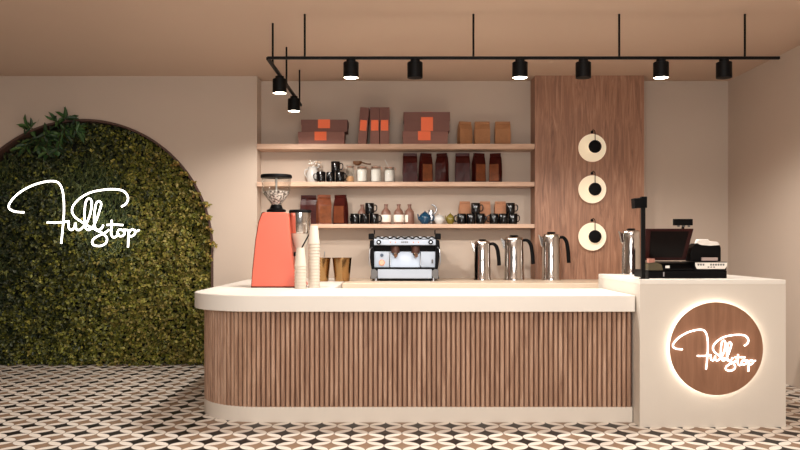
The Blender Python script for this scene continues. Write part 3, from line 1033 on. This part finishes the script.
# ------------------------------------------------------------------ espresso machine
DM = 7.85
def ex(px): return S(px - 404.7, DM)
def ez(py): return S(280.6 - py, DM)
em = thing('espresso_machine', 'white and steel two-group espresso machine on the back counter', 'espresso machine', (PX(404.7, DM), DM, ZT))
MB().box(ex(373), ex(436.5), .14, .46, .03, ez(238), bev=.01).build('chassis', M_['blackplastic'], em)
for s_ in (0, 1):
    xs_ = (lambda p: ex(p)) if s_ == 0 else (lambda p: ex(404.7 * 2 - p))
    pts = [(xs_(373.8), ez(239)), (xs_(370), ez(240)), (xs_(369.3), ez(250)), (xs_(370.5), ez(262)), (xs_(371.8), ez(270)), (xs_(370), ez(278.5)), (xs_(374.5), ez(279))]
    MB().prism(pts, 'y', -.01, .47).build('side_frame', M_['greyp'] if False else M_['blackplastic'], em, bevel=.005)
    b = MB(); b.box(min(xs_(368.5), xs_(374)), max(xs_(368.5), xs_(374)), .0, .10, ez(239), ez(233), bev=.008)
    b.cyl((xs_(374.2), .05, ez(234)), (xs_(374.2), .05, ez(229.5)), .006, n=8)
    b.build('cup_rail_post', M_['blackplastic'], em)
    b = MB(); b.prism([(xs_(371), ez(269)), (xs_(375), ez(268.6)), (xs_(377.6), ez(271)), (xs_(377.6), ez(275.5)), (xs_(375.5), ez(278.3)), (xs_(371), ez(278.3))], 'y', -.03, .0)
    b.build('corner_guard', M_['greyp'], em, bevel=.004)
    b = MB(); b.cyl((xs_(378.8), -.035, ez(241.7)), (xs_(378.8), -.005, ez(241.7)), S(2.4, DM), n=20)
    kn = b.build('steam_knob', M_['blackplastic'], em, smooth=40)
    MB().cyl((xs_(378.8), -.037, ez(241.7)), (xs_(378.8), -.035, ez(241.7)), S(1.0, DM), n=16).build('knob_cap', M_['steelb'], kn)
    b = MB(); b.tube(smoothpath([(xs_(372), -.02, ez(247)), (xs_(370), -.06, ez(250)), (xs_(369.6), -.07, ez(262)), (xs_(370.5), -.06, ez(266))], 4), .006, 8)
    b.build('steam_wand', M_['steelb'], em, smooth=60)
MB().box(ex(374), ex(435.8), -.01, .14, ez(244.8), ez(239), bev=.006).build('top_panel', M_['steelpaint'], em)
b = MB()
for a_, c_ in ((401.3, 402.6), (403.2, 404.2), (404.8, 405.9), (406.5, 407.8)):
    b.box(ex(a_), ex(c_), -.012, -.0095, ez(242.6), ez(240.9))
b.build('maker_badge', M_['greyp'], em)
b = MB()
for a_ in (390, 395, 413, 418):
    b.box(ex(a_), ex(a_ + .9), -.012, -.0095, ez(242.5), ez(241.3))
b.build('button', M_['copper'], em)
# cup rail: wavy wire
pts = [(ex(374.5 + i * 61 / 60), .0, ez(237.0 + .7 * math.cos(i * 2 * PI / 7.5))) for i in range(61)]
MB().tube(pts, .006, 6).build('cup_rail', M_['black'], em)
MB().box(ex(374), ex(435.8), .06, .14, ez(251), ez(245), bev=.003).build('group_band', M_['blackplastic'], em)
MB().box(ex(374), ex(389.2), .02, .14, ez(267), ez(251.2), bev=.004).build('left_panel', M_['steelpaint'], em)
MB().box(ex(420.9), ex(436), .02, .14, ez(267), ez(251.2), bev=.004).build('right_panel', M_['steelpaint'], em)
MB().box(ex(389.8), ex(420.3), .12, .14, ez(267), ez(251.2)).build('backsplash', mat('backsplash_steel', srgb(176, 184, 196), .35, .6), em)
b = MB()
for i_ in range(14):
    b.box(ex(376 + i_ * 4.3), ex(378.6 + i_ * 4.3), .05, .40, ez(238), ez(236.2))
b.box(ex(374), ex(435.5), .06, .44, ez(238.2), ez(237.4))
b.build('cup_warmer', M_['steelb'], em)
b = MB(); b.cyl((ex(381.8), .008, ez(254.8)), (ex(381.8), .02, ez(254.8)), S(1.7, DM), n=18); b.build('water_gauge', mat('dark_blue_dial', srgb(48, 62, 84), .3), em)
b = MB(); b.cyl((ex(381.8), .008, ez(262.2)), (ex(381.8), .02, ez(262.2)), S(3.0, DM), n=24)
gg = b.build('pressure_gauge', M_['copper'], em)
b = MB(); b.cyl((ex(381.8), .006, ez(262.2)), (ex(381.8), .0085, ez(262.2)), S(2.4, DM), n=24); b.build('dial', mat('tan_dial', srgb(206, 178, 150), .4), gg)
b = MB(); b.box(ex(431.6), ex(433.3), .008, .02, ez(263), ez(259), bev=.003); b.build('power_switch', M_['greyp'], em)
for xc in (395.3, 415.7):
    g_ = MB().cyl((ex(xc), .07, ez(246)), (ex(xc), .07, ez(252.5)), S(4.8, DM), S(4.3, DM), n=24).build('group_head', M_['spoon'] if False else mat('brown_group', srgb(88, 62, 54), .3, .4), em, smooth=40)
    b = MB(); b.cyl((ex(xc), .07, ez(252.5)), (ex(xc), .07, ez(255.2)), S(3.6, DM), S(2.2, DM), n=24); b.cyl((ex(xc), .07, ez(255)), (ex(xc), .07, ez(258)), S(1.0, DM), n=12)
    pf = b.build('portafilter', M_['steel'], em, smooth=40)
    MB().tube([(ex(xc), .02, ez(253.6)), (ex(xc + .2), -.05, ez(254.2)), (ex(xc + .4), -.13, ez(255.0))], [.010, .014, .017], 10).build('portafilter_handle', M_['spoon'], pf, smooth=60)
    MB().cyl((ex(xc + (-5.5 if xc < 405 else 5.5)), .09, ez(251)), (ex(xc + (-5.0 if xc < 405 else 5)), .08, ez(265)), .006, n=8).build('hot_water_tap', M_['steelb'], em)
MB().box(ex(377.8), ex(431.8), -.03, .2, ez(278), ez(268.8), bev=.006).build('drip_tray', M_['steelpaint'], em)
MB().box(ex(373), ex(436.5), -.02, .14, ez(268.6), ez(267.2)).build('tray_grate', M_['black'], em)
for sx in (376, 433.5):
    for sy in (.02, .42):
        MB().cyl((ex(sx), sy, 0), (ex(sx), sy, .032), .018, .014, n=14).build('foot', M_['steelb'], em, smooth=40)
MB().box(ex(379), ex(430.5), .0, .3, ez(279.4), ez(278.2)).build('base_bar', M_['black'], em)

# ------------------------------------------------------------------ grinder
DG = 6.60
def gx_(px): return S(px - 275, DG)
def gz(py): return S(287.6 - py, DG)
gr = thing('coffee_grinder', 'big coral red coffee grinder with a glass bean hopper', 'grinder', (PX(275, DG), DG, ZT))
prof = [(gx_(250.6), gz(286.5)), (gx_(252), gz(270)), (gx_(255), gz(240)), (gx_(258), gz(222)), (gx_(261.5), gz(213)), (gx_(263), gz(212)),
        (gx_(286.5), gz(212)), (gx_(288), gz(214)), (gx_(290), gz(240)), (gx_(293.5), gz(268)), (gx_(297), gz(277)), (gx_(303.5), gz(283)), (gx_(304), gz(286.5))]
MB().prism(prof, 'y', .02, .30).build('housing', M_['coral'], gr, bevel=.012)
edge = [(x - .008 if i < 6 else x, z) for i, (x, z) in enumerate(prof)]
MB().prism([(gx_(250), gz(287.2)), (gx_(251.2), gz(270)), (gx_(254.2), gz(240)), (gx_(257.2), gz(222)), (gx_(260.8), gz(212)), (gx_(263), gz(211.2)), (gx_(266), gz(214)), (gx_(262), gz(240)), (gx_(256), gz(284)), (gx_(256), gz(287.2))], 'y', .045, .27).build('side_trim', M_['black'], gr)
MB().box(gx_(250.5), gx_(303), .03, .29, 0, gz(286.3)).build('base', M_['black'], gr)
HX, HY = PX(276.3, DG + .16) - PX(275, DG), .16
gz0 = gz
def gz(py): return PZ(py, DG + .16) - ZT
kx = S(1, DG + .16)
MB().lathe([(0, gz(212)), (kx * 9.5, gz(212)), (kx * 9.5, gz(210)), (kx * 6.5, gz(208.5)), (kx * 5.2, gz(205)), (0, gz(205))], c=(HX, HY, 0)).build('neck', M_['blackplastic'], gr, smooth=40)
hg = MB().lathe([(kx * 4.6, gz(205.6)), (kx * 6, gz(203)), (kx * 13, gz(194)), (kx * 14, gz(190)), (kx * 14.8, gz(178)), (kx * 14.4, gz(178)), (kx * 13.5, gz(190)), (kx * 12.5, gz(194)), (kx * 5.6, gz(203)), (kx * 4.2, gz(205.4))], c=(HX, HY, 0), n=40).build('hopper', M_['glass'], gr, smooth=50)
MB().lathe([(0, gz(205)), (kx * 4.1, gz(205)), (kx * 5.4, gz(203)), (kx * 12.2, gz(194)), (kx * 12.9, gz(191.6)), (kx * 6, gz(190.8)), (0, gz(190.4))], c=(HX, HY, 0), n=32).build('beans', M_['beans'], hg, smooth=50)
MB().cyl((HX, HY, gz(191)), (HX, HY, gz(177)), .008, n=10).build('hopper_rod', M_['ceramic'], gr)
MB().lathe([(0, gz(178)), (kx * 15.5, gz(178)), (kx * 15.6, gz(176)), (kx * 15, gz(174.8)), (0, gz(174.5))], c=(HX, HY, 0), n=40).build('lid', M_['blackplastic'], gr, smooth=40)
DXc, DYc = PX(300.3, DG + .15) - PX(275, DG), .15
kd = S(1, DG + .15)
MB().lathe([(0, gz(233.5)), (kd * 10.0, gz(233.5)), (kd * 10.4, gz(232.5)), (kd * 10.4, gz(213)), (0, gz(213))], c=(DXc, DYc, 0), n=36).build('dosing_drum', M_['steel'], gr, smooth=40)
MB().lathe([(0, gz(213)), (kd * 11.2, gz(213)), (kd * 11.2, gz(211)), (kd * 10.6, gz(210)), (0, gz(210))], c=(DXc, DYc, 0), n=36).build('drum_lid', M_['blackplastic'], gr, smooth=40)
MB().lathe([(kd * 2.2, gz(256)), (kd * 2.6, gz(256)), (kd * 9.6, gz(233.6)), (0, gz(233.6))], c=(DXc, DYc, 0), n=28).build('chute', M_['cup'], gr, smooth=40)
MB().cyl((gx_(309), DYc - .05, gz(232)), (gx_(300.5), DYc - .11, gz(249)), .006, n=8).build('spout_shadow', M_['black'], gr)  # black rod standing in for the diagonal shadow of the spout
MB().box(gx_(292), gx_(302), .10, .2, gz(256), gz(252)).build('cup_fork', M_['black'], gr)


# ------------------------------------------------------------------ paper cups, upside down in stacks
def cup_proto():
    t = thing('paper_cup', '', 'cup')
    R, r, H = .047, .032, .150
    MB().lathe([(R, .002), (r, H), (0, H), (0, H - .003), (r - .001, H - .003), (R - .001, .002)], n=24).build('wall', M_['cup'], t, smooth=40)
    MB().lathe([(R - .001, 0), (R + .0025, .001), (R + .0032, .003), (R + .0025, .006), (R - .0005, .0062)], n=24).build('rim', M_['cupedge'], t, smooth=60)
    return t


cup0 = None
def stack(px, y, n_, g, step, desc):
    global cup0
    for i in range(n_):
        loc = (PX(px, y), y, ZT + i * step)
        pos_ = ('bottom cup' if i == 0 else 'top cup' if i == n_ - 1 else None)
        ordn = ['', 'second', 'third', 'fourth', 'fifth', 'sixth', 'seventh', 'eighth', 'ninth', 'tenth', 'eleventh', 'twelfth', 'thirteenth', 'fourteenth', 'fifteenth']
        lab = ('upturned cream paper cup, ' + (pos_ + ' of ' if pos_ else ordn[i] + ' from the bottom of ') + desc)
        if cup0 is None:
            cup0 = cup_proto(); t = cup0; t.location = loc; t['label'] = lab
        else:
            t = dup(cup0, loc, lab, rz=i * .7)
        t['group'] = g


stack(300.4, 6.50, 8, 'paper cups in the short stack', .0252, 'the short stack beside the grinder')
stack(314.0, 6.62, 15, 'paper cups in the tall stack', .0252, 'the tall stack by the bronze tumblers')


# ------------------------------------------------------------------ bronze tumblers
def tumbler(px, y, label):
    t = thing('bronze_tumbler', label, 'tumbler', (PX(px, y), y, ZT), 0, 'bronze tumblers beside the cups')
    R = S(9.7, y)
    r = R * .74; H = S(23.5, y)
    MB().lathe([(0, 0), (r, 0), (r + .003, .006), (R, H), (R - .004, H), (r - .002, .008), (0, .006)], n=36).build('body', M_['gold'], t, smooth=50)
    MB().lathe([(R - .001, H - .008), (R + .003, H - .006), (R + .003, H), (R - .003, H + .001)], n=36).build('rim', M_['gold'], t, smooth=60)
    return t


tumbler(321, 7.80, 'bronze tumbler partly behind the tall cup stack, holding a stirrer')
tumbler(342, 7.80, 'bronze tumbler standing clear beside the espresso machine')
for _n in ('bronze_tumbler', 'bronze_tumbler.001'):
    pass
t = thing('stirring_spoon', 'thin metal stirring spoon standing in the left bronze tumbler', 'spoon', (PX(322.5, 7.8), 7.8, ZT + .01))
MB().tube([(-.02, 0, .0), (.012, 0, .20), (.022, 0, .275)], [.003, .003, .005], 8).build('handle', M_['steelb'], t, smooth=60)
MB().sphere((-.02, 0, .012), .012, (1, .5, 1)).build('bowl', M_['steelb'], t, smooth=60)

# ------------------------------------------------------------------ till on the cash desk
DT = 5.78
def tx(px): return S(px - 688, DT)
def tz(py): return (HOR - py) * DT / F + EYE - DZ
till = thing('cash_register', 'black touchscreen till with maroon tinted screen on the cash desk', 'cash register', (PX(688, DT), DT, DZ))
MB().box(tx(648.5), tx(727), 0, .36, 0, tz(270.5), bev=.006).build('cash_drawer', M_['blackplastic'], till)
MB().box(tx(663), tx(664.2), -.004, 0, .012, .045).build('drawer_lock', M_['steelb'], till)
MB().prism([(-.01, tz(270.3)), (.28, tz(270.3)), (.28, tz(262)), (.06, tz(263.5)), (-.01, tz(268.5))], 'x', tx(660), tx(693)).build('terminal_base', M_['blackplastic'], till, bevel=.004)
MB().box(tx(665), tx(669), -.014, -.008, tz(268.0), tz(265.5)).build('power_button', M_['whitep'], till)
# screen: leaning back; wider at top as in the photograph
sp = MB()
A = [(tx(647), .02, tz(228.5)), (tx(695), .02, tz(228.5)), (tx(690), .09, tz(260.5)), (tx(648.5), .09, tz(260.5))]
Bk = [(x, y + .045, z) for x, y, z in A]
va = [sp.bm.verts.new(p) for p in A]; vb = [sp.bm.verts.new(p) for p in Bk]
sp.bm.faces.new(va); sp.bm.faces.new(vb[::-1])
for i in range(4):
    sp.bm.faces.new((va[i], va[(i + 1) % 4], vb[(i + 1) % 4], vb[i]))
scr = sp.build('screen_frame', M_['maroon'], till, bevel=.006)
sp = MB()
c_ = Vector((sum(p[0] for p in A) / 4, .055, sum(p[2] for p in A) / 4))
ins = [(c_.x + (p[0] - c_.x) * .80, p[1] * .86 + .055 * .14 - .004, c_.z + (p[2] - c_.z) * .82) for p in A]
va = [sp.bm.verts.new(p) for p in ins]; vb = [sp.bm.verts.new((p[0], p[1] + .003, p[2])) for p in ins]
sp.bm.faces.new(va); sp.bm.faces.new(vb[::-1])
for i in range(4):
    sp.bm.faces.new((va[i], va[(i + 1) % 4], vb[(i + 1) % 4], vb[i]))
sp.build('screen', M_['screen'], scr)
MB().box(tx(648), tx(654), -.02, .03, tz(262.8), tz(258.5), bev=.002).build('card_reader', mat('rose_plastic', srgb(176, 120, 104), .5), till)
MB().prism([(tx(647), tz(270.2)), (tx(662), tz(270.2)), (tx(660.5), tz(264.5)), (tx(655), tz(262)), (tx(647), tz(263.5))], 'y', -.03, .10).build('receipt_slot', mat('olive_plastic', srgb(70, 60, 34), .5), till, bevel=.004)
b = MB(); b.box(tx(675), tx(694), .02, .05, tz(225.3), tz(218.8), bev=.004)
cd_ = b.build('customer_display', M_['blackplastic'], till)
b = MB(); b.cyl((tx(686), .055, tz(225.5)), (tx(686), .07, tz(230)), .01, n=10); b.build('display_stalk', M_['black'], till)
b = MB()
for a_ in (679, 684.5, 689.5):
    b.box(tx(a_), tx(a_ + 2.2), .03, .04, tz(226.9), tz(225.3))
b.build('display_hinge', M_['greyp'], till)

# receipt printer on the drawer
pr_ = thing('receipt_printer', 'small rounded black receipt printer with white top and white key strip on the till drawer', 'printer', (PX(708, DT), DT + .0, DZ + tz(270.5) + .0005))
zb_ = tz(270.5)
def tx2(px): return S(px - 708, DT)
pp = [(tx2(692.5), tz(261.5) - zb_), (tx2(691.8), tz(254) - zb_), (tx2(693.5), tz(248) - zb_), (tx2(698), tz(243.5) - zb_), (tx2(716), tz(242.6) - zb_), (tx2(721.5), tz(244) - zb_), (tx2(722.8), tz(248) - zb_), (tx2(722.8), tz(261.5) - zb_)]
body = MB().prism(pp, 'y', .03, .15).build('body', M_['blackplastic'], pr_, bevel=.006)
tp = [(tx2(699.5), tz(243.9) - zb_), (tx2(700.5), tz(241.3) - zb_), (tx2(701.5), tz(239.2) - zb_), (tx2(709.5), tz(239.2) - zb_), (tx2(711), tz(241.2) - zb_), (tx2(719), tz(242) - zb_), (tx2(721.5), tz(245.2) - zb_), (tx2(712), tz(245.8) - zb_), (tx2(703), tz(245.2) - zb_)]
MB().prism(tp, 'y', .022, .11).build('top_cover', M_['whitep'], pr_, bevel=.004)
MB().box(tx2(702.5), tx2(718.5), .012, .03, tz(260.8) - zb_, tz(257.6) - zb_, bev=.002).build('paper_exit', mat('pinkish_grey', srgb(176, 156, 150), .5), pr_)
b = MB(); b.prism([(tx2(694), .0), (tx2(726.5), .0), (tx2(727), tz(262) - zb_), (tx2(694), tz(262) - zb_)], 'y', .0, .26)
b.build('base', M_['blackplastic'], pr_, bevel=.003)
b = MB(); b.prism([(tx2(696.5), tz(269) - zb_), (tx2(724.5), tz(269) - zb_), (tx2(726.5), tz(266) - zb_), (tx2(726.5), tz(262.6) - zb_), (tx2(694.8), tz(262.6) - zb_), (tx2(695, ), tz(266) - zb_)], 'y', -.012, .0)
ks = b.build('key_strip', M_['whitep'], pr_, bevel=.003)
b = MB()
for i in range(11):
    if i in (3, 4): continue
    x_ = 697 + i * 2.5
    b.box(tx2(x_), tx2(x_ + 1.5), -.015, -.012, tz(265.6) - zb_, tz(263.8) - zb_)
for i in range(3):
    x_ = 707 + i * 2.8
    b.box(tx2(x_), tx2(x_ + 1.6), -.015, -.012, tz(267.6) - zb_, tz(266.6) - zb_)
b.build('key', M_['greyp'], ks)

# scanner pole
DP = 5.68
pole = thing('display_pole', 'tall black pole with a small tilted box head at the left of the till', 'pole display', (PX(643, DP), DP, DZ))
pzf = lambda py: (HOR - py) * DP / F + EYE - DZ
MB().box(S(-3, DP), S(5, DP), -.03, .03, 0, .006, bev=.002).build('base_plate', M_['black'], pole)
MB().box(S(-2, DP), S(2.0, DP), -.014, .014, .006, pzf(197.5), bev=.003).build('pole', M_['black'], pole)
MB().box(S(-10, DP), S(-1.6, DP), -.04, .045, pzf(208.2), pzf(198.2), bev=.004, rot=Matrix.Rotation(math.radians(-4), 4, 'Y')).build('head', M_['blackplastic'], pole)
MB().box(S(-2.2, DP), S(3.4, DP), -.022, .022, pzf(208), pzf(196.6), bev=.004).build('head_clamp', M_['blackplastic'], pole)

# ------------------------------------------------------------------ wall lamps
for i, (py, lab) in enumerate(((148, 'top round opal wall lamp with black centre disc on the walnut panel'), (189.3, 'middle round opal wall lamp with black centre disc on the walnut panel'), (236.6, 'lowest round opal wall lamp with black centre disc on the walnut panel'))):
    y = 8.24
    t = thing('wall_lamp', lab, 'wall lamp', (PX(592.2, 8.2), y, PZ(py, 8.2)), 0, 'wall lamps on the walnut panel')
    RX = Matrix.Rotation(math.radians(90), 4, 'X')
    MB().lathe([(0, .028), (.10, .030), (.13, .036), (.140, .040), (.1405, .044), (.13, .042), (.10, .037), (0, .034)], n=48, M=RX).build('opal_disc', M_['sconce'], t, smooth=60)
    MB().lathe([(0, 0), (.03, 0), (.03, .03), (0, .03)], n=20, M=RX).build('wall_mount', M_['black'], t)
    MB().lathe([(0, .062), (.060, .062), (.065, .066), (.063, .078), (0, .084)], c=(.022, 0, .012 if i == 0 else 0), n=32, M=RX).build('centre_disc', M_['blackplastic'], t, smooth=50)
    b = MB()
    b.tube(smoothpath([(.022, -.07, .02), (.022, -.07, .13), (.020, -.066, .165), (.008, -.05, .182), (.006, -.02, .172), (.006, .0, .165)], 4), .004, 8)
    b.cyl((.006, -.012, .165), (.006, .0, .165), .014, n=14)
    b.cyl((.024, -.064, 0), (.024, -.03, 0), .008, n=10)
    b.build('hook', M_['black'], t, smooth=60)
    light('wall_lamp_light', 'POINT', (PX(592.2, 8.2), y - .052, PZ(py, 8.2)), 0.3, (1.0, .80, .56), shadow_soft_size=.03)

# ------------------------------------------------------------------ ceiling track
YT, ZTR = 6.05, PZ(58, 6.05)
X0, X1 = PX(267.5, YT), PX(779.5, YT)
YE = 8.10
tr = thing('ceiling_track', 'black angled lighting track hung from the ceiling on thin rods', 'track', (X0, YT, ZTR))
MB().box(0, X1 - X0, -.012, .012, -.010, .010, bev=.002).build('rail', M_['black'], tr)
MB().box(-.012, .012, .012, YE - YT, -.010, .010, bev=.002).build('rail', M_['black'], tr)
for x_ in (-.707, .545, 1.627, 2.56):
    MB().cyl((x_ - X0, 0, .014), (x_ - X0, 0, CEIL - ZTR), .008, n=10).build('rod', M_['black'], tr)
for y_ in (6.30, 7.06, 7.98):
    MB().cyl((0, y_ - YT, .014), (0, y_ - YT, CEIL - ZTR), .008, n=10).build('rod', M_['black'], tr)

LX = ['above the left end of the top shelf cartons', 'above the upright cartons']
spots = [(PX(351, YT), YT, True, 'lit black spotlight, first on the long track from its left corner'),
         (PX(415, YT), YT, False, 'unlit black spotlight between the first and second lit ones on the long track'),
         (PX(520, YT), YT, True, 'lit black spotlight on the long track just left of the walnut panel'),
         (PX(583.3, YT), YT, False, 'unlit black spotlight in front of the top of the walnut panel'),
         (PX(661, YT), YT, True, 'lit black spotlight on the long track right of the walnut panel'),
         (PX(724, YT), YT, False, 'unlit black spotlight nearest the right wall'),
         (X0, 6.66, True, 'lit black spotlight on the short track, nearer the room'),
         (X0, 7.56, True, 'lit black spotlight on the short track, nearer the shelf wall')]
for i, (x, y, lit, lab) in enumerate(spots):
    t = thing('track_spotlight', lab, 'spotlight', (x, y, ZTR - .010), 0, 'spotlights on the ceiling track')
    R = .057
    MB().cyl((0, 0, -.022), (0, 0, 0), .035, n=24).build('adapter', M_['black'], t, smooth=40)
    MB().lathe([(0, -.022), (R - .004, -.022), (R, -.026), (R, -.138), (R - .004, -.138), (R - .004, -.118), (0, -.118)], n=32).build('housing', M_['black'], t, smooth=40)
    MB().lathe([(0, -.1185), (R - .0045, -.1185), (R - .0045, -.136), (0, -.144)], n=32).build('lens', M_['lamp'] if lit else M_['blackplastic'], t, smooth=40)
    if lit:
        light('spot_beam', 'SPOT', (x, y, ZTR - .19), (84, 84, 84, 84, 84, 84, 66, 40)[i], (1.0, .95, .88), spot_size=math.radians(164), spot_blend=.35, shadow_soft_size=.045)
